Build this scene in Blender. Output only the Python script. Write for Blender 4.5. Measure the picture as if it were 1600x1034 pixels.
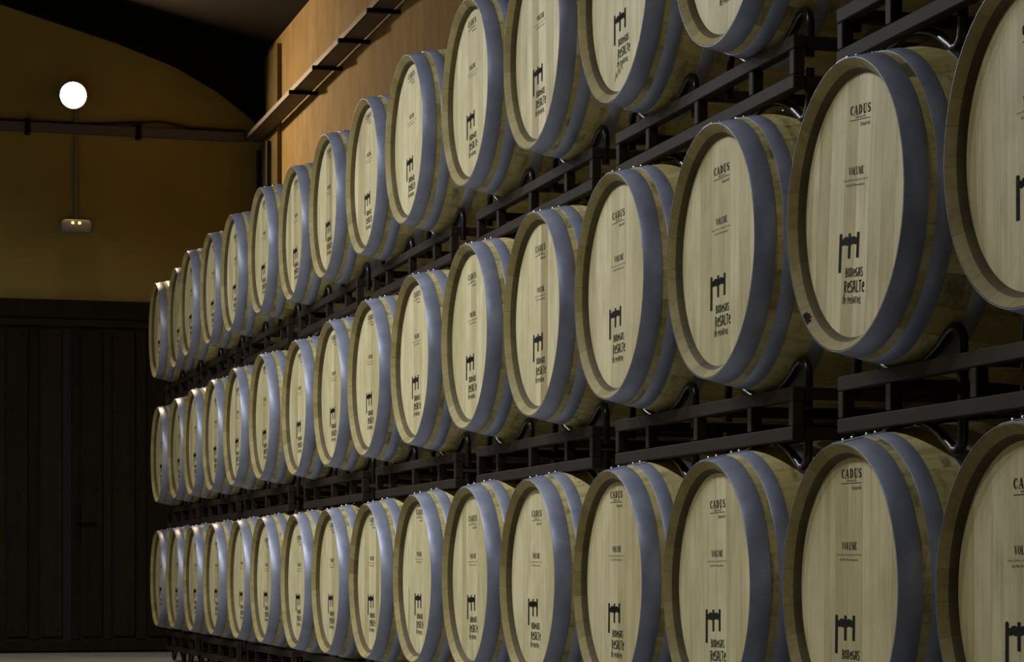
import bpy, bmesh, math, random
from mathutils import Vector, Matrix

random.seed(7)
for o in list(bpy.data.objects):
    bpy.data.objects.remove(o)
scene = bpy.context.scene
COL = scene.collection
PI = math.pi

# ------------------------------------------------------------------ camera
cam_data = bpy.data.cameras.new('camera')
cam = bpy.data.objects.new('camera', cam_data)
COL.objects.link(cam)
cam.location = (-1.9135, 0.0, 0.5258)
cam.rotation_euler = (PI / 2, 0, -0.2719)
cam_data.sensor_fit = 'HORIZONTAL'
cam_data.sensor_width = 36.0
cam_data.lens = 36.0 * 3824.0 / 1600.0
cam_data.shift_y = (898.5 - 517.0) / 1600.0
cam_data.clip_start = 0.05
scene.camera = cam

# ------------------------------------------------------------------ world, exposure
world = bpy.data.worlds.new('world')
scene.world = world
world.use_nodes = True
world.node_tree.nodes['Background'].inputs[0].default_value = (0.5, 0.55, 0.65, 1)
world.node_tree.nodes['Background'].inputs[1].default_value = 0.0
vs = scene.view_settings
vs.view_transform = 'Standard'
vs.look = 'None'
vs.gamma = 1.0
vs.use_curve_mapping = False
vs.exposure = 0.0


# ------------------------------------------------------------------ large lights: the aisle's ceiling lamps
def area(name, loc, rot, sx, sy, power, color):
    l = bpy.data.lights.new(name, 'AREA')
    l.shape = 'RECTANGLE'
    l.size, l.size_y = sx, sy
    l.energy = power
    l.color = color
    o = bpy.data.objects.new(name, l)
    o.location = loc
    o.rotation_euler = rot
    COL.objects.link(o)
    return o


for ly, lp in ((4.5, 34), (6.9, 72), (8.6, 80), (10.6, 84), (12.8, 44)):
    area('aisle_lamp_light', (-2.1, ly, 3.36), (0, math.radians(8), 0), 0.22, 0.4, lp, (0.88, 0.935, 1.0))

# ------------------------------------------------------------------ helpers
FLOOR = -0.005
WALLX = 1.03
WALLY = 17.04


def mat(name, color, rough=0.6, metal=0.0, spec=0.5):
    m = bpy.data.materials.new(name)
    m.use_nodes = True
    b = m.node_tree.nodes['Principled BSDF']
    b.inputs['Base Color'].default_value = (*color, 1)
    b.inputs['Roughness'].default_value = rough
    b.inputs['Metallic'].default_value = metal
    b.inputs['Specular IOR Level'].default_value = spec
    return m


class NT:
    def __init__(s, m):
        s.t = m.node_tree
        s.b = s.t.nodes['Principled BSDF']

    def n(s, kind, **kw):
        nd = s.t.nodes.new(kind)
        for k, v in kw.items():
            if k == 'inp':
                for a, c in v.items():
                    nd.inputs[a].default_value = c
            else:
                setattr(nd, k, v)
        return nd

    def l(s, a, b):
        s.t.links.new(a, b)

    def coords(s, scale=(1, 1, 1), rnd=True):
        tc = s.n('ShaderNodeTexCoord')
        mp = s.n('ShaderNodeMapping')
        mp.inputs['Scale'].default_value = scale
        s.l(tc.outputs['Object'], mp.inputs['Vector'])
        if rnd:
            oi = s.n('ShaderNodeObjectInfo')
            ml = s.n('ShaderNodeMath', operation='MULTIPLY', inp={1: 37.0})
            s.l(oi.outputs['Random'], ml.inputs[0])
            cb = s.n('ShaderNodeCombineXYZ')
            for i in range(3):
                s.l(ml.outputs[0], cb.inputs[i])
            s.l(cb.outputs[0], mp.inputs['Location'])
            return mp.outputs[0], oi.outputs['Random']
        return mp.outputs[0], None

    def ramp(s, fac, stops):
        r = s.n('ShaderNodeValToRGB')
        els = r.color_ramp.elements
        while len(els) > 1:
            els.remove(els[-1])
        els[0].position = stops[0][0]
        els[0].color = (*stops[0][1], 1)
        for p, c in stops[1:]:
            e = els.new(p)
            e.color = (*c, 1)
        s.l(fac, r.inputs[0])
        return r.outputs[0]

    def mix(s, fac, a, b, mode='MIX'):
        m = s.n('ShaderNodeMix', data_type='RGBA', blend_type=mode)
        for sock, v in ((m.inputs[0], fac), (m.inputs[6], a), (m.inputs[7], b)):
            if isinstance(v, (int, float)):
                sock.default_value = v
            elif isinstance(v, tuple):
                sock.default_value = (*v, 1)
            else:
                s.l(v, sock)
        return m.outputs[2]

    def noise(s, vec, scale, detail=4, rough=0.55):
        nz = s.n('ShaderNodeTexNoise', inp={'Scale': scale, 'Detail': detail, 'Roughness': rough})
        s.l(vec, nz.inputs['Vector'])
        return nz.outputs['Fac']

    def bump(s, h, strength, dist=0.002):
        b = s.n('ShaderNodeBump', inp={'Strength': strength, 'Distance': dist})
        s.l(h, b.inputs['Height'])
        s.l(b.outputs[0], s.b.inputs['Normal'])


def wood(name, lo, hi, grain_axis, rough=0.62, stain=0.0, stain_col=(0.06, 0.05, 0.02), fine=1.0, dark=0.72):
    """oak: each piece has a tone of its own, long grain along grain_axis, pores and stains"""
    m = mat(name, hi, rough, 0, 0.35)
    t = NT(m)
    sc = {'X': (1.2, 26, 26), 'Z': (26, 26, 1.2)}[grain_axis]
    v, rnd = t.coords(sc)
    g = t.noise(v, 1.6 * fine, 6, 0.6)
    sc2 = {'X': (5, 150, 150), 'Z': (150, 150, 5)}[grain_axis]
    v2, _ = t.coords(sc2)
    pores = t.noise(v2, 1.0 * fine, 3, 0.6)
    v3, _ = t.coords((1, 1, 1))
    big = t.noise(v3, 5.0, 4, 0.6)
    tone = t.ramp(rnd, [(0.0, lo), (0.35, tuple(0.5 * (a + b) for a, b in zip(lo, hi))), (1.0, hi)])
    dk = tuple(dark * c for c in (1, 0.97, 0.9))
    c1 = t.mix(1.0, tone, t.ramp(g, [(0.3, dk), (0.55, (1, 1, 1)), (0.75, (0.9, 0.89, 0.85))]), 'MULTIPLY')
    c2 = t.mix(1.0, c1, t.ramp(pores, [(0.32, (0.8, 0.78, 0.72)), (0.45, (1, 1, 1))]), 'MULTIPLY')
    c3 = t.mix(1.0, c2, t.ramp(big, [(0.3, (0.8, 0.78, 0.73)), (0.6, (1, 1, 1))]), 'MULTIPLY')
    if stain > 0:
        v4, _ = t.coords((14, 4, 4) if grain_axis == 'X' else (9, 9, 2.5))
        st = t.noise(v4, 1.3, 5, 0.7)
        fac = t.ramp(st, [(0.53, (0, 0, 0)), (0.66, (stain,) * 3)])
        c3 = t.mix(fac, c3, stain_col)
    t.l(c3, t.b.inputs['Base Color'])
    t.bump(pores, 0.15, 0.001)
    return m


M = {}
M['stave'] = wood('oak_stave', (0.45, 0.36, 0.115), (0.63, 0.52, 0.225), 'X', stain=0.7, dark=0.62)
M['chime'] = wood('oak_chime', (0.275, 0.21, 0.065), (0.37, 0.295, 0.115), 'X', rough=0.7, dark=0.8)
M['croze_shaded'] = wood('oak_croze_shaded', (0.075, 0.055, 0.017), (0.105, 0.08, 0.027), 'X', rough=0.75, dark=0.8)  # unsanded oak, darkened further so the recess shade sits in the colour
M['head'] = wood('oak_head', (0.47, 0.39, 0.19), (0.68, 0.595, 0.355), 'Z', rough=0.6, dark=0.8, stain=0.3, stain_col=(0.33, 0.25, 0.10))
M['head_dark'] = wood('oak_head_brown', (0.37, 0.29, 0.13), (0.43, 0.345, 0.165), 'Z', rough=0.6, dark=0.86)
M['mark'] = mat('brown_mark', (0.16, 0.10, 0.035), 0.7)
M['ink'] = mat('stamp_ink', (0.012, 0.010, 0.007), 0.8, 0.0, 0.1)

# galvanised hoop steel
m = mat('hoop_steel', (0.36, 0.38, 0.42), 0.42, 0.3)
t = NT(m)
v, rnd = t.coords((3, 3, 3))
nz = t.noise(v, 4.0, 6, 0.65)
t.l(t.ramp(nz, [(0.3, (0.24, 0.255, 0.325)), (0.5, (0.285, 0.30, 0.375)), (0.7, (0.34, 0.355, 0.425))]), t.b.inputs['Base Color'])
t.l(t.ramp(nz, [(0.3, (0.35,) * 3), (0.7, (0.46,) * 3)]), t.b.inputs['Roughness'])
M['hoop'] = m
M['rivet'] = mat('rivet_steel', (0.75, 0.77, 0.8), 0.25, 1.0)

# brown rack paint
m = mat('rack_paint', (0.025, 0.018, 0.012), 0.65, 0.0, 0.12)
t = NT(m)
v, rnd = t.coords((1, 1, 1))
nz = t.noise(v, 9.0, 5, 0.6)
t.l(t.ramp(nz, [(0.3, (0.020, 0.012, 0.007)), (0.6, (0.028, 0.018, 0.011)), (0.8, (0.036, 0.021, 0.012))]), t.b.inputs['Base Color'])
M['rack'] = m
M['tube'] = mat('rack_tube_gloss', (0.010, 0.007, 0.006), 0.26, 0.0, 0.3)

# ochre plaster (aisle side wall) and back wall
def plaster(name, c0, c1, c2, vert):
    m = mat(name, c1, 0.85)
    t = NT(m)
    v, _ = t.coords(vert, False)
    nz = t.noise(v, 2.2, 7, 0.62)
    v2, _ = t.coords((1, 1, 1), False)
    n2 = t.noise(v2, 0.9, 3, 0.5)
    a = t.ramp(nz, [(0.28, c0), (0.5, c1), (0.72, c2)])
    b = t.mix(1.0, a, t.ramp(n2, [(0.3, (0.82, 0.8, 0.76)), (0.65, (1, 1, 1))]), 'MULTIPLY')
    t.l(b, t.b.inputs['Base Color'])
    t.bump(nz, 0.3, 0.01)
    return m


M['wall_side'] = plaster('ochre_rough_plaster', (0.33, 0.215, 0.08), (0.43, 0.295, 0.115), (0.52, 0.37, 0.16), (3.6, 3.6, 1.5))
M['wall_back'] = plaster('ochre_paint', (0.265, 0.205, 0.052), (0.29, 0.225, 0.06), (0.315, 0.245, 0.068), (1, 1, 1))
M['pilaster'] = plaster('olive_plaster', (0.15, 0.11, 0.035), (0.19, 0.14, 0.045), (0.23, 0.17, 0.06), (1, 1, 1))
M['floor'] = plaster('grey_concrete', (0.20, 0.20, 0.19), (0.26, 0.26, 0.25), (0.31, 0.31, 0.295), (1, 1, 1))
M['ceiling'] = mat('dark_roof', (0.008, 0.0055, 0.004), 0.9, 0, 0.1)
M['rafter'] = mat('dark_steel_frame', (0.003, 0.0025, 0.002), 0.85, 0, 0.1)
M['tray'] = mat('tray_steel', (0.10, 0.088, 0.085), 0.6, 0.1)
M['conduit'] = mat('grey_conduit', (0.16, 0.16, 0.17), 0.5, 0.2)
M['blackpipe'] = mat('black_conduit', (0.008, 0.007, 0.006), 0.6)
M['plastic'] = mat('grey_plastic', (0.30, 0.29, 0.27), 0.5)
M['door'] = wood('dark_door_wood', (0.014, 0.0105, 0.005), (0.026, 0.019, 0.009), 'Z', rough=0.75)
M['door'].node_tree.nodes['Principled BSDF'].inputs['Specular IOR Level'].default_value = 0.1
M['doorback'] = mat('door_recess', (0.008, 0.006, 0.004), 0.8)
M['iron'] = mat('black_iron', (0.004, 0.004, 0.004), 0.7, 0.0, 0.15)


def emis(name, col, strength):
    m = bpy.data.materials.new(name)
    m.use_nodes = True
    b = m.node_tree.nodes['Principled BSDF']
    b.inputs['Base Color'].default_value = (*col, 1)
    b.inputs['Emission Color'].default_value = (*col, 1)
    b.inputs['Emission Strength'].default_value = strength
    return m


M['flood'] = emis('floodlight_glass', (1.0, 0.70, 0.40), 850)
M['led'] = emis('amber_led', (1.0, 0.42, 0.08), 6)


def link(o, parent=None):
    COL.objects.link(o)
    if parent is not None:
        o.parent = parent
    return o


def mobj(name, me, parent=None, loc=(0, 0, 0), rot=(0, 0, 0)):
    o = bpy.data.objects.new(name, me)
    o.location = loc
    o.rotation_euler = rot
    return link(o, parent)


def empty(name, loc=(0, 0, 0)):
    o = bpy.data.objects.new(name, None)
    o.empty_display_size = 0.1
    o.location = loc
    return link(o)


def tag(o, label=None, cat=None, group=None, kind=None):
    for k, v in (('label', label), ('category', cat), ('group', group), ('kind', kind)):
        if v:
            o[k] = v
    return o


def finish(name, bm, *mats, smooth=False, angle=35):
    bmesh.ops.recalc_face_normals(bm, faces=bm.faces)
    me = bpy.data.meshes.new(name)
    bm.to_mesh(me)
    bm.free()
    for x in mats:
        me.materials.append(x)
    if smooth:
        me.shade_smooth()
        me.set_sharp_from_angle(angle=math.radians(angle))
    return me


def bm_box(bm, a, b, bev=0.0):
    vs_ = [bm.verts.new((x, y, z)) for x in (a[0], b[0]) for y in (a[1], b[1]) for z in (a[2], b[2])]
    fs = [(0, 1, 3, 2), (4, 6, 7, 5), (0, 4, 5, 1), (2, 3, 7, 6), (0, 2, 6, 4), (1, 5, 7, 3)]
    faces = [bm.faces.new([vs_[i] for i in f]) for f in fs]
    if bev > 0:
        edges = list({e for f in faces for e in f.edges})
        bmesh.ops.bevel(bm, geom=edges, offset=bev, segments=1, affect='EDGES')


def box_mesh(name, a, b, material, bev=0.0):
    bm = bmesh.new()
    bm_box(bm, a, b, bev)
    return finish(name, bm, material)


def tube_mesh(name, pts, r, material, seg=10):
    bm = bmesh.new()
    bm_tube(bm, pts, r, seg)
    return finish(name, bm, material, smooth=True, angle=50)


def bm_tube(bm, pts, r, seg=10):
    pts = [Vector(p) for p in pts]
    rings = []
    up = None
    for i, p in enumerate(pts):
        d = ((pts[i + 1] - p) if i < len(pts) - 1 else (p - pts[i - 1])).normalized()
        if 0 < i < len(pts) - 1:
            d = ((pts[i + 1] - p).normalized() + (p - pts[i - 1]).normalized()).normalized()
        if up is None:
            up = d.orthogonal().normalized()
        up = (up - d * up.dot(d)).normalized()
        side = d.cross(up)
        rings.append([bm.verts.new(p + r * (math.cos(2 * PI * k / seg) * up + math.sin(2 * PI * k / seg) * side)) for k in range(seg)])
    for a, b in zip(rings, rings[1:]):
        for k in range(seg):
            bm.faces.new((a[k], a[(k + 1) % seg], b[(k + 1) % seg], b[k]))
    bm.faces.new(rings[0][::-1])
    bm.faces.new(rings[-1])


def struct(name, me, parent=None):
    o = mobj(name, me, parent)
    if parent is None:
        o['kind'] = 'structure'
    return o


# ------------------------------------------------------------------ room shell
XL, YF, ZE, ZL = -4.6, -3.0, 4.17, 5.5
struct('floor', box_mesh('floor', (XL, YF, FLOOR - 0.2), (WALLX, WALLY, FLOOR), M['floor']))
struct('wall_right', box_mesh('wall_right', (WALLX, YF, FLOOR - 0.2), (WALLX + 0.2, WALLY, ZE + 0.2), M['wall_side']))
struct('wall_left', box_mesh('wall_left', (XL - 0.2, YF, FLOOR - 0.2), (XL, WALLY, ZL + 0.2), M['wall_back']))
struct('wall_front', box_mesh('wall_front', (XL - 0.2, YF - 0.2, FLOOR - 0.2), (WALLX + 0.2, YF, ZL + 0.2), M['wall_back']))
struct('wall_back', box_mesh('wall_back', (XL - 0.2, WALLY, FLOOR - 0.2), (WALLX + 0.2, WALLY + 0.2, ZL + 0.2), M['wall_back']))
bm = bmesh.new()
pr = [(WALLX + 0.2, ZE - 0.03), (XL - 0.2, ZL + 0.05), (XL - 0.2, ZL + 0.2), (WALLX + 0.2, ZE + 0.12)]
va = [bm.verts.new((x, YF - 0.2, z)) for x, z in pr]
vb = [bm.verts.new((x, WALLY + 0.2, z)) for x, z in pr]
for i in range(4):
    bm.faces.new((va[i], va[(i + 1) % 4], vb[(i + 1) % 4], vb[i]))
bm.faces.new(va)
bm.faces.new(vb[::-1])
struct('ceiling', finish('ceiling', bm, M['ceiling']))

struct('trim_2', box_mesh('corner_pilaster', (WALLX - 0.03, 16.36, FLOOR), (WALLX, WALLY, 4.12), M['pilaster']))

# haunched steel roof frame against the back wall
def ceil_z(x):
    return ZE - 0.03 + (WALLX + 0.2 - x) / (WALLX + 0.4 - XL) * (ZL + 0.05 - ZE + 0.03)


low = [(1.0, 3.66), (0.93, 3.73), (0.70, 3.90), (0.40, 4.06), (0.0, 4.20), (-0.82, 4.43), (-4.5, 5.30)]
bm = bmesh.new()
ring = [(x, z) for x, z in low] + [(x, ceil_z(x) - 0.002) for x, z in low[::-1]]
va = [bm.verts.new((x, WALLY - 0.2, z)) for x, z in ring]
vb = [bm.verts.new((x, WALLY - 0.003, z)) for x, z in ring]
for i in range(len(ring)):
    j = (i + 1) % len(ring)
    bm.faces.new((va[i], va[j], vb[j], vb[i]))
n = len(low)
for vv in (va, vb):
    for i in range(n - 1):
        bm.faces.new((vv[i], vv[i + 1], vv[2 * n - 2 - i], vv[2 * n - 1 - i]))
struct('trim_1', finish('haunched_rafter', bm, M['rafter']))

# ------------------------------------------------------------------ board door in the back wall
door = empty('door_1', (0.0, WALLY, FLOOR))
tag(door, 'dark brown double door of vertical wooden boards under the ochre wall', None, None, 'structure')
DT = 2.41 - FLOOR


def dbox(name, x0, x1, z0, z1, y0, y1, m_, bev=0.004, parent=None):
    cx, cz = (x0 + x1) / 2, (z0 + z1) / 2
    me = box_mesh(name, (x0 - cx, y0, z0 - cz), (x1 - cx, y1, z1 - cz), m_, bev)
    return mobj(name, me, parent or door, (cx, 0, cz))


def px2x(px, y=WALLY):
    u = (px - 800) / 3824.0
    zc = y / (0.96326 - u * 0.26856)
    return -1.9135 + zc * 0.26856 + u * zc * 0.96326


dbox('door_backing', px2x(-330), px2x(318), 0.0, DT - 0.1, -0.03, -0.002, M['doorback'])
dbox('lintel', px2x(-370), px2x(352), DT - 0.125, DT, -0.11, -0.002, M['door'])
dbox('lintel_moulding', px2x(-340), px2x(330), DT - 0.18, DT - 0.13, -0.085, -0.002, M['door'])
dbox('jamb', px2x(322), px2x(352), 0.0, DT - 0.126, -0.10, -0.002, M['door'])
dbox('jamb', px2x(-370), px2x(-340), 0.0, DT - 0.126, -0.10, -0.002, M['door'])
wide = [(9, 43), (61, 96), (125, 159), (175, 210), (229, 264), (281, 316)]
narrow = [(44, 60), (110, 124), (160, 174), (211, 228), (265, 280)]
for k in range(1, 6):
    wide.append((9 - 52 * k, 43 - 52 * k))
    narrow.append((44 - 52 * k, 60 - 52 * k))
nail_me = None
bm = bmesh.new()
bmesh.ops.create_uvsphere(bm, u_segments=8, v_segments=5, radius=0.006)
nail_me = finish('nail', bm, M['iron'], smooth=True)
for a, b in wide:
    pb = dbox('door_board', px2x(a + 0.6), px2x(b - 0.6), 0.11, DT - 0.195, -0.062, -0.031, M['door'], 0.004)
    x0, x1 = px2x(a + 7), px2x(b - 7)
    for zz in (0.16, 1.12, 1.66, 2.17):
        for xx in (x0, x1):
            mobj('nail', nail_me, pb, (xx - pb.location.x, -0.064, zz - pb.location.z))
for a, b in narrow:
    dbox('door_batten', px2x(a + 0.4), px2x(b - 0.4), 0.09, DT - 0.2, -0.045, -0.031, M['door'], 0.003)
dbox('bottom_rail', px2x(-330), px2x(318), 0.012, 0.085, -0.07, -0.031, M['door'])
hp = dbox('door_handle_plate', px2x(117), px2x(124), 0.78, 1.01, -0.055, -0.045, M['iron'], 0.003)
lv = tube_mesh('door_handle', [(0, 0, 0), (0, -0.05, 0), (0.015, -0.058, 0), (0.11, -0.058, 0)], 0.011, M['iron'])
mobj('door_handle', lv, door, (px2x(121), -0.05, 0.895))

# ------------------------------------------------------------------ barrel
RH, RB, LB = 0.285, 0.345, 0.95


def rad(x):
    u = (x - LB / 2) / (LB / 2)
    return RB - (RB - RH) * u * u


HEADX = 0.031


def stave_mesh(a0, a1):
    outer = [(0.0015, rad(0) - 0.001)] + [(x, rad(x)) for x in (0.004, 0.03, 0.055, 0.08, 0.11, 0.15, 0.20, 0.27, 0.35, 0.43, 0.52, 0.60, 0.68, 0.75, 0.80, 0.84, 0.87, 0.895, 0.92, 0.946)] + [(0.9485, rad(LB) - 0.001)]
    front = [(HEADX + 0.03, 0.2545), (HEADX, 0.2575), (0.0165, 0.267)]
    rear = [(LB - 0.0165, 0.267), (LB - HEADX, 0.2575), (LB - HEADX - 0.03, 0.2545)]
    inner = [(0.68, 0.305), (0.475, 0.318), (0.27, 0.305)]
    loop = outer + rear + inner + front
    N, K = len(loop), 4
    bm = bmesh.new()
    g = 0.00025
    rows = []
    for k in range(K + 1):
        a = a0 + (a1 - a0) * k / K
        row = []
        for x, r in loop:
            aa = a
            if k == 0:
                aa += g / r
            if k == K:
                aa -= g / r
            row.append(bm.verts.new((x, r * math.cos(aa), r * math.sin(aa))))
        rows.append(row)
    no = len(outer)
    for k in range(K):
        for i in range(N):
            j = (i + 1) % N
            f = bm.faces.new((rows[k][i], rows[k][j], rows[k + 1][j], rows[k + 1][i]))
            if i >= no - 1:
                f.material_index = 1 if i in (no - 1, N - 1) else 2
    # side caps with their own vertices
    for k in (0, K):
        vv = [bm.verts.new(v_.co) for v_ in rows[k]]
        f = bm.faces.new(vv if k else vv[::-1])
        bmesh.ops.triangulate(bm, faces=[f])
    return finish('stave', bm, M['stave'], M['chime'], M['croze_shaded'], smooth=True, angle=28)


def hoop_mesh(x0, x1):
    S = 96
    th = 0.0019
    prof = [(x0, rad(x0) + 0.0002), (x0, rad(x0) + th - 0.0005), (x0 + 0.0008, rad(x0 + 0.0008) + th),
            (x1 - 0.0008, rad(x1 - 0.0008) + th), (x1, rad(x1) + th - 0.0005), (x1, rad(x1) + 0.0002)]
    bm = bmesh.new()
    rings = [[bm.verts.new((x, r * math.cos(2 * PI * s / S), r * math.sin(2 * PI * s / S))) for x, r in prof] for s in range(S)]
    for s in range(S):
        a, b = rings[s], rings[(s + 1) % S]
        for i in range(len(prof) - 1):
            bm.faces.new((a[i], a[i + 1], b[i + 1], b[i]))
    # overlap plate of the riveted joint, on top of the barrel
    da = 0.10
    K = 5
    rr = []
    for k in range(K + 1):
        a = PI / 2 - da + 2 * da * k / K
        rr.append([bm.verts.new((x, (rad(x) + e) * math.cos(a), (rad(x) + e) * math.sin(a))) for x, e in ((x0, th - 0.001), (x0, th + 0.0012), (x1, th + 0.0012), (x1, th - 0.001))])
    for k in range(K):
        for i in range(3):
            bm.faces.new((rr[k][i], rr[k][i + 1], rr[k + 1][i + 1], rr[k + 1][i]))
    for e in (0, K):
        bm.faces.new(rr[e])
    return finish('hoop', bm, M['hoop'], smooth=True, angle=40)


HOOPS = [(0.0015, 0.047), (0.064, 0.098), (0.158, 0.190)]
HOOPS = HOOPS + [(LB - b, LB - a) for a, b in HOOPS]
hoop_me = [hoop_mesh(a, b) for a, b in HOOPS]
bm = bmesh.new()
bmesh.ops.create_uvsphere(bm, u_segments=10, v_segments=6, radius=0.0043)
rivet_me = finish('rivet', bm, M['rivet'], smooth=True)


def stave_set(seed):
    rg = random.Random(seed)
    n = 27
    w = [rg.uniform(0.72, 1.28) for _ in range(n)]
    s = sum(w)
    a = rg.uniform(0, 6.28)
    out = []
    for k in w:
        da = 2 * PI * k / s
        out.append(stave_mesh(a, a + da))
        a += da
    return out


def board_mesh(u0, u1, R):
    """one head board, a slab of the disc between u0 and u1 (u to the viewer's right = -Y)"""
    bm = bmesh.new()
    g = 0.00025
    u0 = max(u0, -R + 0.0005)
    u1 = min(u1, R - 0.0005)
    K = 7
    us = [u0 + g + (u1 - u0 - 2 * g) * k / K for k in range(K + 1)]
    top = [(u, math.sqrt(max(R * R - u * u, 1e-8))) for u in us]
    loop = [(u, -v_) for u, v_ in top] + top[::-1]
    f0 = [bm.verts.new((HEADX + 0.0004, -u, v_)) for u, v_ in loop]
    f1 = [bm.verts.new((HEADX + 0.02, -u, v_)) for u, v_ in loop]
    n = len(loop)
    face = bm.faces.new(f0)
    for i in range(n):
        j = (i + 1) % n
        bm.faces.new((f0[i], f0[j], f1[j], f1[i]))
    return finish('head_board', bm, M['head'])


def board_set(seed):
    rg = random.Random(seed)
    R = 0.2583
    w = [rg.uniform(0.8, 1.25) for _ in range(8)]
    s = sum(w)
    u = -R
    out = []
    for k in w:
        out.append(board_mesh(u, u + 2 * R * k / s, R))
        u += 2 * R * k / s
    return out


STAVES = [stave_set(s) for s in (11, 23, 37, 41)]
BOARDS = [board_set(s) for s in (5, 17, 29, 43)]
bm = bmesh.new()
vv = [bm.verts.new((LB - HEADX, 0.2585 * math.cos(2 * PI * k / 40), 0.2585 * math.sin(2 * PI * k / 40))) for k in range(40)]
v2 = [bm.verts.new((LB - HEADX - 0.02, 0.2585 * math.cos(2 * PI * k / 40), 0.2585 * math.sin(2 * PI * k / 40))) for k in range(40)]
bm.faces.new(vv)
bm.faces.new(v2[::-1])
for k in range(40):
    bm.faces.new((vv[k], vv[(k + 1) % 40], v2[(k + 1) % 40], v2[k]))
rear_me = finish('rear_head', bm, M['head'])


# ------------------------------------------------------------------ stamped lettering (flat print, built from strokes)
def arc(cx, cy, rx, ry, a0, a1, n=10):
    return [(cx + rx * math.cos(math.radians(a0 + (a1 - a0) * k / n)), cy + ry * math.sin(math.radians(a0 + (a1 - a0) * k / n))) for k in range(n + 1)]


TK, TN = 0.2, 0.075          # thick and thin strokes of the serif letters
SERIF = {
    'C': (0.72, [(arc(.42, .5, .32, .46, 55, 305), TN), (arc(.42, .5, .28, .42, 120, 240), TK), ([(.64, .68), (.64, 1)], TN), ([(.62, .12), (.67, .3)], TN)]),
    'A': (0.84, [([(.06, .02), (.40, 1)], TN), ([(.42, .98), (.70, .02)], TK), ([(.18, .33), (.58, .33)], TN), ([(-.02, .03), (.22, .03)], TN), ([(.54, .03), (.86, .03)], TN)]),
    'D': (0.82, [([(.2, 0), (.2, 1)], TK), ([(.04, .965), (.4, .965)], TN), ([(.04, .035), (.4, .035)], TN), (arc(.36, .5, .34, .46, 90, -90), TN), (arc(.36, .5, .31, .44, 55, -55), TK)]),
    'U': (0.84, [([(.2, .97), (.2, .35)] + arc(.43, .33, .23, .29, 180, 270), TK), (arc(.43, .33, .26, .29, 270, 360) + [(.69, .97)], TN), ([(.04, .97), (.36, .97)], TN), ([(.57, .97), (.83, .97)], TN)]),
    'S': (0.64, [(arc(.33, .74, .22, .22, 20, 180, 8), TN), (arc(.33, .74, .2, .22, 150, 250, 6) + [(.42, .46)] + arc(.33, .27, .22, .22, 50, -60, 6), TK), (arc(.33, .27, .24, .23, -30, -170, 8), TN), ([(.56, .72), (.56, .98)], TN), ([(.08, .02), (.08, .28)], TN)]),
    'V': (0.84, [([(.14, .98), (.42, .04)], TK), ([(.42, .04), (.70, .98)], TN), ([(-.02, .97), (.3, .97)], TN), ([(.56, .97), (.86, .97)], TN)]),
    'O': (0.82, [(arc(.41, .5, .33, .46, 0, 360, 20), TN), (arc(.41, .5, .29, .42, 130, 230), TK), (arc(.41, .5, .29, .42, 50, -50), TK)]),
    'L': (0.66, [([(.2, 0), (.2, 1)], TK), ([(.04, .965), (.36, .965)], TN), ([(.04, .035), (.62, .035)], TN), ([(.61, .03), (.61, .28)], TN)]),
    'M': (1.0, [([(.12, .02), (.16, .97)], TN), ([(.2, .95), (.48, .08)], TK), ([(.48, .08), (.78, .97)], TN), ([(.82, .02), (.82, .98)], TK), ([(.0, .03), (.24, .03)], TN), ([(.68, .03), (.98, .03)], TN)]),
    'E': (0.68, [([(.2, 0), (.2, 1)], TK), ([(.04, .965), (.6, .965)], TN), ([(.2, .5), (.46, .5)], TN), ([(.04, .035), (.63, .035)], TN), ([(.6, .97), (.6, .76)], TN), ([(.62, .03), (.62, .26)], TN)]),
}
q = 0.15
SANS = {
    'B': (0.66, [([(.12, 0), (.12, 1)], q), (arc(.2, .74, .3, .22, 90, -90) , q), (arc(.2, .27, .38, .24, 90, -90), q), ([(.12, .95), (.22, .96)], q), ([(.12, .03), (.22, .03)], q)]),
    'O': (0.66, [(arc(.33, .5, .24, .43, 0, 360, 18), q)]),
    'D': (0.66, [([(.12, 0), (.12, 1)], q), (arc(.14, .5, .4, .45, 90, -90), q)]),
    'E': (0.58, [(arc(.36, .42, .26, .38, 60, 310, 12), q), ([(.1, .45), (.5, .5)], q), ([(.5, .5), (.48, .72)], q)]),
    'G': (0.64, [(arc(.36, .5, .26, .42, 60, 330, 12), q), ([(.36, .46), (.58, .46)], q), ([(.56, .46), (.56, .1)], q)]),
    'A': (0.68, [([(.1, 0), (.2, .9)] + arc(.34, .82, .14, .14, 160, 20, 5) + [(.58, 0)], q), ([(.14, .36), (.55, .4)], q)]),
    'S': (0.54, [(arc(.27, .74, .2, .21, 30, 220, 8) + [(.3, .48)] + arc(.26, .26, .2, .22, 50, -140, 8), q)]),
    'R': (0.66, [([(.12, -.42), (.12, 1)], q), (arc(.18, .72, .34, .24, 95, -95), q), ([(.2, .48), (.6, 0)], q), ([(.12, -.4), (.22, -.5)], q)]),
    'L': (0.52, [([(.13, 1), (.13, .04), (.5, .06)], q)]),
    'T': (0.62, [([(.02, .95), (.6, .95)], q), ([(.31, .95), (.31, 0)], q)]),
    'P': (0.6, [([(.12, -.1), (.12, 1)], q), (arc(.16, .72, .34, .25, 95, -95), q)]),
    'N': (0.66, [([(.12, 0), (.12, .8)], q), (arc(.34, .6, .22, .24, 160, 0, 8) + [(.56, 0)], q), ([(.2, 1.06), (.34, 1.14), (.46, 1.04)], .1)]),
    'F': (0.54, [([(.12, 0), (.12, .96), (.52, .96)], q), ([(.12, .52), (.44, .52)], q)]),
    'I': (0.26, [([(.13, 0), (.13, 1)], q)]),
    ' ': (0.3, []),
}


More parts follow.
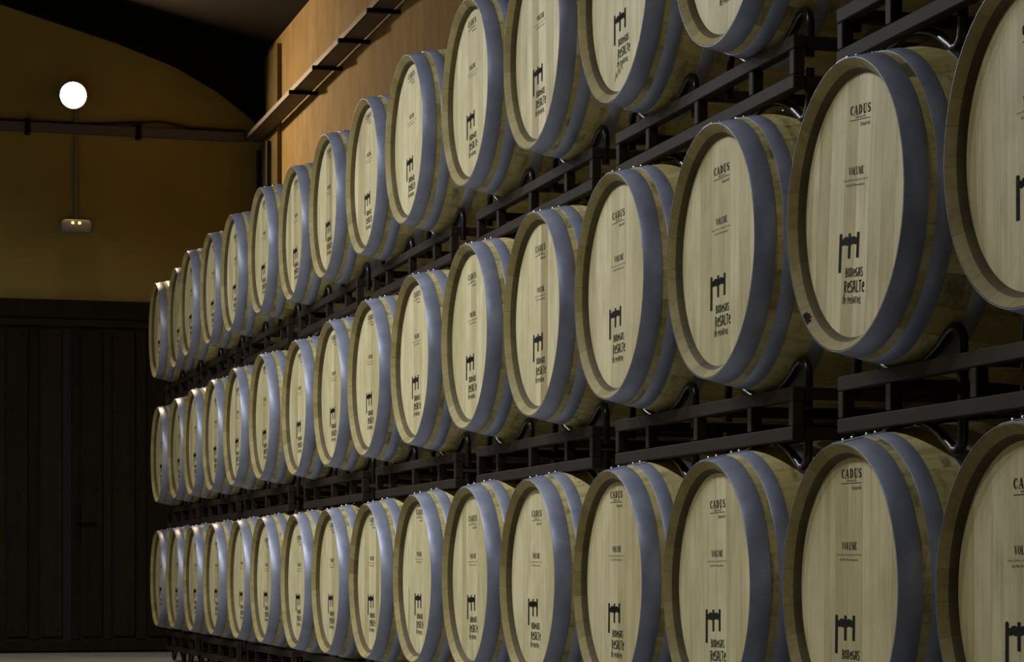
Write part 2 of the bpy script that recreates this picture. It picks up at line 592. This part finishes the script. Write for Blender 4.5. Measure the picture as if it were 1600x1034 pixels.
def ribbon(bm, pts, t, x):
    for i in range(len(pts) - 1):
        (x0, y0), (x1, y1) = pts[i], pts[i + 1]
        d = math.hypot(x1 - x0, y1 - y0)
        if d < 1e-9:
            continue
        ux, uy = (x1 - x0) / d, (y1 - y0) / d
        e0 = 0 if i == 0 else t * 0.25
        e1 = 0 if i == len(pts) - 2 else t * 0.25
        ax, ay = x0 - ux * e0, y0 - uy * e0
        bx, by = x1 + ux * e1, y1 + uy * e1
        nx, ny = -uy * t / 2, ux * t / 2
        vv = [bm.verts.new((x, -c[0], c[1])) for c in ((ax + nx, ay + ny), (bx + nx, by + ny), (bx - nx, by - ny), (ax - nx, ay - ny))]
        bm.faces.new(vv)


def word(bm, text, font, uc, vc, width, height, gap=0.1, x=0.0, bold=1.0):
    tot = sum(font[c][0] + gap for c in text) - gap
    sx = width / tot
    u = uc - width / 2
    for c in text:
        w, strokes = font[c]
        for pts, t in strokes:
            # strokes keep their weight relative to the letter's height, narrowed with the letter
            ribbon(bm, [(u + p[0] * sx, vc - height / 2 + p[1] * height) for p in pts], t * 0.5 * (sx + height) * bold, x)
        u += (w + gap) * sx


def small_text(bm, text, uc, vc, width, height, x=0.0):
    cu = bpy.data.curves.new('tmp_text', 'FONT')
    cu.body = text
    cu.align_x = 'CENTER'
    cu.align_y = 'CENTER'
    cu.resolution_u = 2
    o = bpy.data.objects.new('tmp_text', cu)
    COL.objects.link(o)
    dg = bpy.context.evaluated_depsgraph_get()
    me = bpy.data.meshes.new_from_object(o.evaluated_get(dg))
    xs = [v_.co.x for v_ in me.vertices]
    ys = [v_.co.y for v_ in me.vertices]
    cx, cy = (min(xs) + max(xs)) / 2, (min(ys) + max(ys)) / 2
    sx, sy = width / (max(xs) - min(xs)), height / (max(ys) - min(ys))
    vmap = [bm.verts.new((x, -(uc + (v_.co.x - cx) * sx), vc + (v_.co.y - cy) * sy)) for v_ in me.vertices]
    for p in me.polygons:
        try:
            bm.faces.new([vmap[i] for i in p.vertices])
        except ValueError:
            pass
    bpy.data.objects.remove(o)
    bpy.data.curves.remove(cu)
    bpy.data.meshes.remove(me)


XP = HEADX - 0.0003          # print lies just on the head boards
bm = bmesh.new()
word(bm, 'CADUS', SERIF, 0, 0, 0.0975, 0.0185, 0.22, XP, 1.1)
small_text(bm, 'FRANCE', 0.002, -0.0145, 0.046, 0.0042, XP)
ribbon(bm, [(-0.049, -0.0195), (0.049, -0.0195)], 0.0011, XP)
small_text(bm, 'Sensoriel', 0.0255, -0.0285, 0.046, 0.0085, XP)
maker_me = finish('maker_stamp', bm, M['ink'])
bm = bmesh.new()
word(bm, 'VOLUME', SERIF, 0, 0, 0.073, 0.0155, 0.06, XP, 0.8)
small_text(bm, 'Chêne de France - séchage entre 24 mois', -0.002, -0.0178, 0.120, 0.0048, XP)
small_text(bm, 'Gr-Fin Provenance', -0.002, -0.0272, 0.088, 0.0050, XP)
volume_me = finish('volume_stamp', bm, M['ink'])
bm = bmesh.new()
# emblem: a long post, two short posts and a wavy crossbar
ribbon(bm, [(0.0, -0.001), (-0.0005, -0.04), (-0.001, -0.076)], 0.0125, XP)
ribbon(bm, [(0.0, 0.0012), (0.0, -0.004)], 0.009, XP)
ribbon(bm, [(0.044, 0.0005), (0.0435, -0.049)], 0.0115, XP)
ribbon(bm, [(0.0855, 0.0015), (0.0845, -0.0485)], 0.0115, XP)
cross = [(0.004, -0.0145), (0.012, -0.0165), (0.022, -0.0150), (0.031, -0.0172), (0.042, -0.0148), (0.052, -0.0160), (0.064, -0.0142), (0.075, -0.0160), (0.085, -0.0140)]
ribbon(bm, cross, 0.0125, XP)
ribbon(bm, [(0.016, -0.009), (0.03, -0.0075), (0.042, -0.0105)], 0.004, XP)
ribbon(bm, [(0.05, -0.0095), (0.062, -0.0078), (0.075, -0.0095)], 0.004, XP)
word(bm, 'BODEGAS', SANS, 0.071, -0.0765, 0.085, 0.0185, 0.1, XP, 0.95)
word(bm, 'RESALTE', SANS, 0.0735, -0.1045, 0.099, 0.0235, 0.1, XP, 0.95)
word(bm, 'DE PENAFIEL', SANS, 0.064, -0.1315, 0.09, 0.0130, 0.1, XP, 0.9)
logo_me = finish('winery_logo', bm, M['ink'])

# ------------------------------------------------------------------ barrels: (column from the near end, along the aisle, height offset, offset out of the row)
ROWZ = {'T': 2.0221, 'M': 1.2584, 'B': 0.505}
POS = {
    'T': [(16, 15.012, 0, 0), (15, 14.27, .001, .017), (14, 13.50, .002, -.02), (13, 12.79, .004, -.006), (12, 12.083, .002, -.004), (11, 11.225, .004, -.006), (10, 10.521, -.010, .014), (9, 9.743, -.005, .004), (8, 8.982, -.004, .002), (7, 8.235, .006, -.009), (6, 7.395, .008, -.009), (5, 6.661, .001, -.004), (4, 5.938, -.001, .003), (3, 5.207, -.009, .013), (2, 4.46, 0, 0), (1, 3.72, 0, 0)],
    'M': [(16, 14.926, -.001, .001), (15, 14.19, 0, .008), (14, 13.48, -.001, .0), (13, 12.752, -.002, .001), (12, 12.026, -.001, 0), (11, 11.243, .001, .001), (10, 10.404, -.012, .008), (9, 9.646, -.005, .003), (8, 8.932, .001, -.002), (7, 8.168, .005, -.005), (6, 7.401, .012, -.01), (5, 6.658, .005, -.005), (4, 5.939, .003, -.007), (3, 5.217, 0, .001), (2, 4.459, -.006, .002), (1, 3.713, 0, 0)],
    'B': [(16, 14.947, 0, .001), (15, 14.228, .002, .002), (14, 13.475, 0, 0), (13, 12.725, 0, .001), (12, 11.918, -.001, .002), (11, 11.194, -.002, -.001), (10, 10.391, -.007, .001), (9, 9.679, -.005, .002), (8, 8.926, -.001, .003), (7, 8.185, .009, .008), (6, 7.422, .011, -.003), (5, 6.718, .007, -.001), (4, 5.969, .002, -.001), (3, 5.246, -.004, .002), (2, 4.489, -.004, .004), (1, 3.75, -.008, .002)],
}
# stamp layouts: maker stamp (u, v), volume stamp (u, v), logo (u, v of the long post's top), roll in degrees
LOW = [(0.003, 0.187), (0.0, 0.072), (-0.066, -0.052)]
HIGH = [(-0.003, 0.228), (-0.003, 0.084), (-0.068, -0.054)]
HIGHSET = {'T': {1, 2, 5, 6, 7, 8, 9, 10, 11, 13, 15}, 'M': {7, 8, 9, 10, 11, 14}, 'B': {2, 4, 7, 8, 9, 12, 15}}
ROLL = {('M', 2): -5.0, ('M', 1): 1.2, ('T', 4): 1.0, ('B', 7): -1.0, ('M', 8): -1.2, ('T', 6): 1.0}
ORD = ['', 'first', 'second', 'third', 'fourth', 'fifth', 'sixth', 'seventh', 'eighth', 'ninth']
ROWN = {'T': 'top', 'M': 'middle', 'B': 'bottom'}
GROUP = 'wine barrels stacked three rows high'


def where(row, c):
    if row == 'T' and c < 3:
        return 'above the top edge, %s of the top row' % ('nearest' if c == 1 else 'second')
    firstc = 3 if row == 'T' else 1
    if c == firstc:
        return {'T': 'rightmost of the top row, mostly cut off by the top edge', 'M': 'in the middle row, cut off by the right edge', 'B': 'in the bottom row, cut off by the right edge'}[row]
    right = c - firstc + 1
    left = 17 - c
    if left == 1:
        return 'at the far left end of the %s row' % ROWN[row]
    if left <= 7:
        return '%s from the far left end of the %s row' % (ORD[left], ROWN[row])
    return '%s from the right in the %s row' % (ORD[right], ROWN[row])


DARKB = {('M', 5): 0.03, ('T', 9): 0.045, ('B', 8): 0.07, ('T', 5): -0.03}
MARKS = {}
bm = bmesh.new()
ribbon(bm, [(-0.159, -0.03), (-0.1605, -0.08), (-0.1600, -0.13), (-0.163, -0.195)], 0.005, XP)
MARKS[('B', 7)] = ('crack', finish('crack', bm, M['mark']))
bm = bmesh.new()
zz_ = [(-0.062, -0.225), (-0.05, -0.205), (-0.044, -0.218), (-0.03, -0.196), (-0.022, -0.212), (-0.006, -0.190), (0.0, -0.205)]
ribbon(bm, zz_, 0.0035, XP)
MARKS[('T', 4)] = ('scribble', finish('scribble', bm, M['mark']))
bm = bmesh.new()
pv = []
for k in range(9):
    fi = math.radians(226.5) + (k - 4) * 0.014
    w0 = 0.5 + 0.42 * math.sin(k * 2.3)
    lo_, hi_ = 0.15 * w0, 0.45 + 0.5 * abs(math.cos(k * 1.3)) * (1 - abs(k - 4) / 6)
    pr_ = []
    for f_ in (lo_, hi_):
        x_, r_ = 0.0015 + f_ * 0.015 - 0.0006, 0.284 - f_ * 0.017
        # viewer's left is +Y
        pr_.append(bm.verts.new((x_, -r_ * math.cos(fi), r_ * math.sin(fi))))
    if pv:
        bm.faces.new((pv[0], pv[1], pr_[1], pr_[0]))
    pv = pr_
MARKS[('M', 2)] = ('stain', finish('stain', bm, M['ink']))
rg = random.Random(99)
idx = 0
for row in 'BMT':
    for c, y, dz, dx in POS[row]:
        zc = ROWZ[row] + dz
        e = empty('wine_barrel', (dx, y, zc - RB))
        tag(e, 'pale oak wine barrel ' + where(row, c), 'barrel', GROUP)
        roll = ROLL.get((row, c), rg.uniform(-0.8, 0.8))
        ra = math.radians(roll)
        axis = (0, 0, RB)
        rset = STAVES[rg.randrange(4)]
        bset = BOARDS[rg.randrange(4)]
        for me in rset:
            mobj('stave', me, e, axis)
        # seen from the aisle (-X side) a clockwise turn is a positive turn about +X
        for me in bset:
            hb = mobj('head_board', me, e, axis, (-ra, 0, 0))
            us = [-v_.co.y for v_ in me.vertices]
            if (row, c) in DARKB and min(us) < DARKB[(row, c)] < max(us):
                hb.material_slots[0].link = 'OBJECT'
                hb.material_slots[0].material = M['head_dark']
        if (row, c) in MARKS:
            nm, me = MARKS[(row, c)]
            mobj(nm, me, e, axis)
        mobj('rear_head', rear_me, e, axis)
        for hi, me in enumerate(hoop_me):
            ja = rg.uniform(-0.05, 0.05)
            h = mobj('hoop', me, e, axis, (ja, 0, 0))
            if hi < 3:
                a, b = HOOPS[hi]
                for fx in (0.3, 0.72) if hi != 1 else (0.2, 0.75):
                    xx = a + (b - a) * fx
                    mobj('rivet', rivet_me, h, (xx, 0, rad(xx) + 0.0035))
        lay = HIGH if c in HIGHSET[row] else LOW
        for nm, me, (u, v_), lb in (('maker_stamp', maker_me, lay[0], 'black cooper stamp'), ('volume_stamp', volume_me, lay[1], 'small black volume stamp'), ('winery_logo', logo_me, lay[2], 'black winery emblem and name')):
            u += rg.uniform(-0.006, 0.006)
            v_ += rg.uniform(-0.003, 0.003)
            yy, zz = -u, v_
            yr = yy * math.cos(-ra) - zz * math.sin(-ra)
            zr = yy * math.sin(-ra) + zz * math.cos(-ra)
            p = mobj(nm, me, e, (0, yr, RB + zr), (-ra, 0, 0))
            p['label'] = lb
        idx += 1

# ------------------------------------------------------------------ steel barrel racks, one under each pair of barrels
RW, RTH, RHT = 0.624, 0.028, 0.115          # half width, tube, height of the frame
XF, XR = 0.100, 0.822                       # front faces of the front and rear rails


def bx(name, sx, sy, sz, m_, bev=0.002):
    return box_mesh(name, (-sx / 2, -sy / 2, -sz / 2), (sx / 2, sy / 2, sz / 2), m_, bev)


rail_me = bx('rail', RTH, 2 * RW, RTH + 0.002, M['rack'])
up_me = bx('upright', RTH - 0.002, RTH - 0.002, RHT - 2 * RTH - 0.004, M['rack'])
cross_me = bx('cross_member', XR - XF - RTH, RTH - 0.002, RTH - 0.002, M['rack'])
cr_pts = [(-0.247, -0.045), (-0.247, 0.028), (-0.2435, 0.046), (-0.230, 0.058), (-0.214, 0.0615)]
arcp = []
for k in range(11):
    a = -0.62 + 1.24 * k / 10
    arcp.append((0.3285 * math.sin(a), 0.323 - 0.3285 * math.cos(a)))
cr_pts = cr_pts + arcp + [(-a, b) for a, b in cr_pts[::-1]]
cradle_me = tube_mesh('cradle', [(0, a, b) for a, b in cr_pts], 0.0105, M['tube'])
arcp = []
for k in range(11):
    a = -0.60 + 1.20 * k / 10
    arcp.append((0.337 * math.sin(a), -0.438 + 0.337 * math.cos(a)))
lo_pts = [(-0.247, -0.07), (-0.247, -0.145), (-0.2435, -0.162), (-0.230, -0.173), (-0.212, -0.173)]
lo_pts = lo_pts + arcp + [(-a, b) for a, b in lo_pts[::-1]]
lower_me = tube_mesh('lower_cradle', [(0, a, b) for a, b in lo_pts], 0.0105, M['tube'])

for row in 'BMT':
    cols = {c: y for c, y, _, _ in POS[row]}
    for p in range(8):
        c0, c1 = 2 * p + 1, 2 * p + 2
        yc = (cols[c0] + cols[c1]) / 2
        zt = ROWZ[row] - 0.323
        zb = FLOOR if row == 'B' else zt - 0.185
        e = empty('barrel_rack', (0.475, yc, zb))
        left = 17 - c1
        if row == 'T' and p == 0:
            lab = 'at the top edge, under the near end of the top row'
        elif left == 1:
            lab = 'under the two %s-row barrels at the far left end' % ROWN[row]
        elif p == 0:
            lab = 'under the two %s-row barrels at the right edge' % ROWN[row]
        elif left <= 7:
            lab = 'under the %s and %s %s-row barrels from the far left' % (ORD[left], ORD[left + 1], ROWN[row])
        else:
            f_ = 2 if row == 'T' else 0
            lab = 'under the %s and %s %s-row barrels from the right' % (ORD[c0 - f_], ORD[c1 - f_], ROWN[row])
        tag(e, 'dark brown steel rack ' + lab, 'rack', 'steel racks between the barrel rows')

        def put(nm, me, x, y, z):
            return mobj(nm, me, e, (x - 0.475, y, z - zb))
        for xf in (XF, XR):
            xc = xf + RTH / 2
            put('rail', rail_me, xc, 0, zt - RTH / 2)
            put('rail', rail_me, xc, 0, zt - RHT + RTH / 2)
            for uy in (-RW + RTH / 2, cols[c0] - yc, 0.0, cols[c1] - yc, RW - RTH / 2):
                put('upright', up_me, xc, uy, zt - RHT / 2)
        for uy in (-RW + RTH / 2, 0.0, RW - RTH / 2):
            for zz in (zt - RTH / 2, zt - RHT + RTH / 2):
                put('cross_member', cross_me, (XF + RTH + XR) / 2, uy, zz)
        for xc in (0.1425, 0.8075):
            for c in (c0, c1):
                put('cradle', cradle_me, xc, cols[c] - yc, zt)
                put('lower_cradle', lower_me, xc, cols[c] - yc, zt)

# ------------------------------------------------------------------ fittings on the walls
# floodlight on the back wall
def px2z(py, px, y=WALLY):
    u = (px - 800) / 3824.0
    zc = y / (0.96326 - u * 0.26856)
    return 0.5258 + (898.5 - py) / 3824.0 * zc


LXX = px2x(115, 16.85)
LZ = px2z(139, 115, 16.85)
fl = empty('floodlight', (LXX, WALLY, LZ))
tag(fl, 'glaring warm floodlight on the ochre back wall', 'lamp')
FT = (math.radians(13), 0, 0)


def lathe(name, prof, m_, seg=28):
    """turned about the Y axis: (y, r) pairs"""
    bm = bmesh.new()
    rings = [[bm.verts.new((r * math.cos(2 * PI * k / seg), y, r * math.sin(2 * PI * k / seg))) for k in range(seg)] for y, r in prof]
    for a, b in zip(rings, rings[1:]):
        for k in range(seg):
            bm.faces.new((a[k], a[(k + 1) % seg], b[(k + 1) % seg], b[k]))
    bm.faces.new(rings[0])
    bm.faces.new(rings[-1][::-1])
    return finish(name, bm, m_, smooth=True, angle=40)


mobj('housing', lathe('housing', [(-0.158, 0.088), (-0.176, 0.088), (-0.178, 0.094), (-0.165, 0.098), (-0.12, 0.085), (-0.08, 0.05), (-0.07, 0.045)], M['iron']), fl, (0, 0, 0), FT)
mobj('bracket', box_mesh('bracket', (-0.03, -0.09, -0.05), (0.03, -0.002, 0.03), M['iron'], 0.004), fl)
mobj('glass', lathe('glass', [(-0.170, 0.086), (-0.166, 0.087)], M['flood']), fl, (0, 0, 0), FT)
# conduit and emergency light
mobj_c = tube_mesh('conduit', [(0, 0, 0), (0, 0, 1)], 0.014, M['conduit'])
xx = px2x(118)
ztop, zbot = LZ - 0.1, px2z(343, 118)
c = mobj('conduit', tube_mesh('conduit', [(0, 0, 0), (0, 0, ztop - zbot)], 0.014, M['conduit']), None, (xx, WALLY - 0.016, zbot))
tag(c, 'thin grey vertical conduit between floodlight and emergency light', 'conduit')
em = empty('emergency_light', (px2x(118.5), WALLY, px2z(364, 118)))
tag(em, 'small grey emergency light box with two amber dots on the back wall', 'emergency light')
bm = bmesh.new()
prev = None
for yy_, ins in ((-0.002, 0.0), (-0.052, 0.0), (-0.066, 0.005), (-0.073, 0.014), (-0.075, 0.026)):
    ringv = []
    hw, hh, rr_ = 0.105 - ins, 0.044 - ins, 0.034 - ins * 0.7
    for qx, qz, a0 in ((1, 1, 0), (-1, 1, 90), (-1, -1, 180), (1, -1, 270)):
        for k in range(6):
            an = math.radians(a0 + 90 * k / 5)
            ringv.append(bm.verts.new((qx * (hw - rr_) + rr_ * math.cos(an), yy_, 0.044 + qz * (hh - rr_) + rr_ * math.sin(an))))
    if prev:
        for k in range(24):
            bm.faces.new((prev[k], prev[(k + 1) % 24], ringv[(k + 1) % 24], ringv[k]))
    else:
        bm.faces.new(ringv)
    prev = ringv
bm.faces.new(prev[::-1])
mobj('housing', finish('housing', bm, M['plastic'], smooth=True, angle=60), em)
bm = bmesh.new()
bmesh.ops.create_uvsphere(bm, u_segments=10, v_segments=6, radius=0.0095)
led = finish('led', bm, M['led'], smooth=True)
for lx in (-0.028, 0.018):
    mobj('led', led, em, (lx, -0.0745, 0.06))

# cable trunking along the back wall and along the aisle wall
tb = empty('cable_tray', (-1.8, WALLY, 3.56))
tag(tb, 'grey cable trunking running level across the back wall', 'cable tray')
mobj('trunking', box_mesh('trunking', (-2.7, -0.06, 0.0), (2.68, -0.002, 0.062), M['tray'], 0.004), tb)
for px in (42, 215, -140):
    mobj('clamp', box_mesh('clamp', (-0.018, -0.075, -0.02), (0.018, -0.002, 0.085), M['iron'], 0.003), tb, (px2x(px) + 1.8, 0, 0))
cab = tube_mesh('cable', [(-2.7, -0.03, 0.075), (1.6, -0.03, 0.07), (2.1, -0.03, 0.11), (2.3, -0.03, 0.078), (2.68, -0.03, 0.072)], 0.008, M['blackpipe'], 8)
mobj('cable', cab, tb)

ts = empty('cable_tray', (WALLX, 8.0, 3.55))
tag(ts, 'brown-grey cable tray on brackets climbing along the orange side wall', 'cable tray')
bm = bmesh.new()
ya, yb = -8.0, 8.95
bm_box(bm, (-0.155, ya, 0.0), (-0.040, yb, 0.004))
bm_box(bm, (-0.155, ya, 0.0), (-0.151, yb, 0.036))
bm_box(bm, (-0.044, ya, 0.0), (-0.040, yb, 0.036))
mobj('tray', finish('tray', bm, M['tray']), ts)
br_me = bx('bracket', 0.185, 0.022, 0.022, M['iron'])
y = 15.07
while y > 0.5:
    mobj('bracket', br_me, ts, (-0.0945, y - 8.0, -0.012))
    y -= 0.765
mobj('cable', tube_mesh('cable', [(-0.11, ya, 0.018), (-0.11, yb, 0.018)], 0.012, M['blackpipe'], 8), ts)

for yy, lab in ((16.6, 'black vertical pipe on the side wall below the cable tray'), (16.98, 'black vertical pipe in the corner of the two walls')):
    px_ = tube_mesh('pipe', [(0, 0, 0), (0, 0, 3.5 - FLOOR)], 0.017, M['blackpipe'])
    tag(mobj('pipe', px_, None, (WALLX - 0.05, yy, FLOOR)), lab, 'pipe')
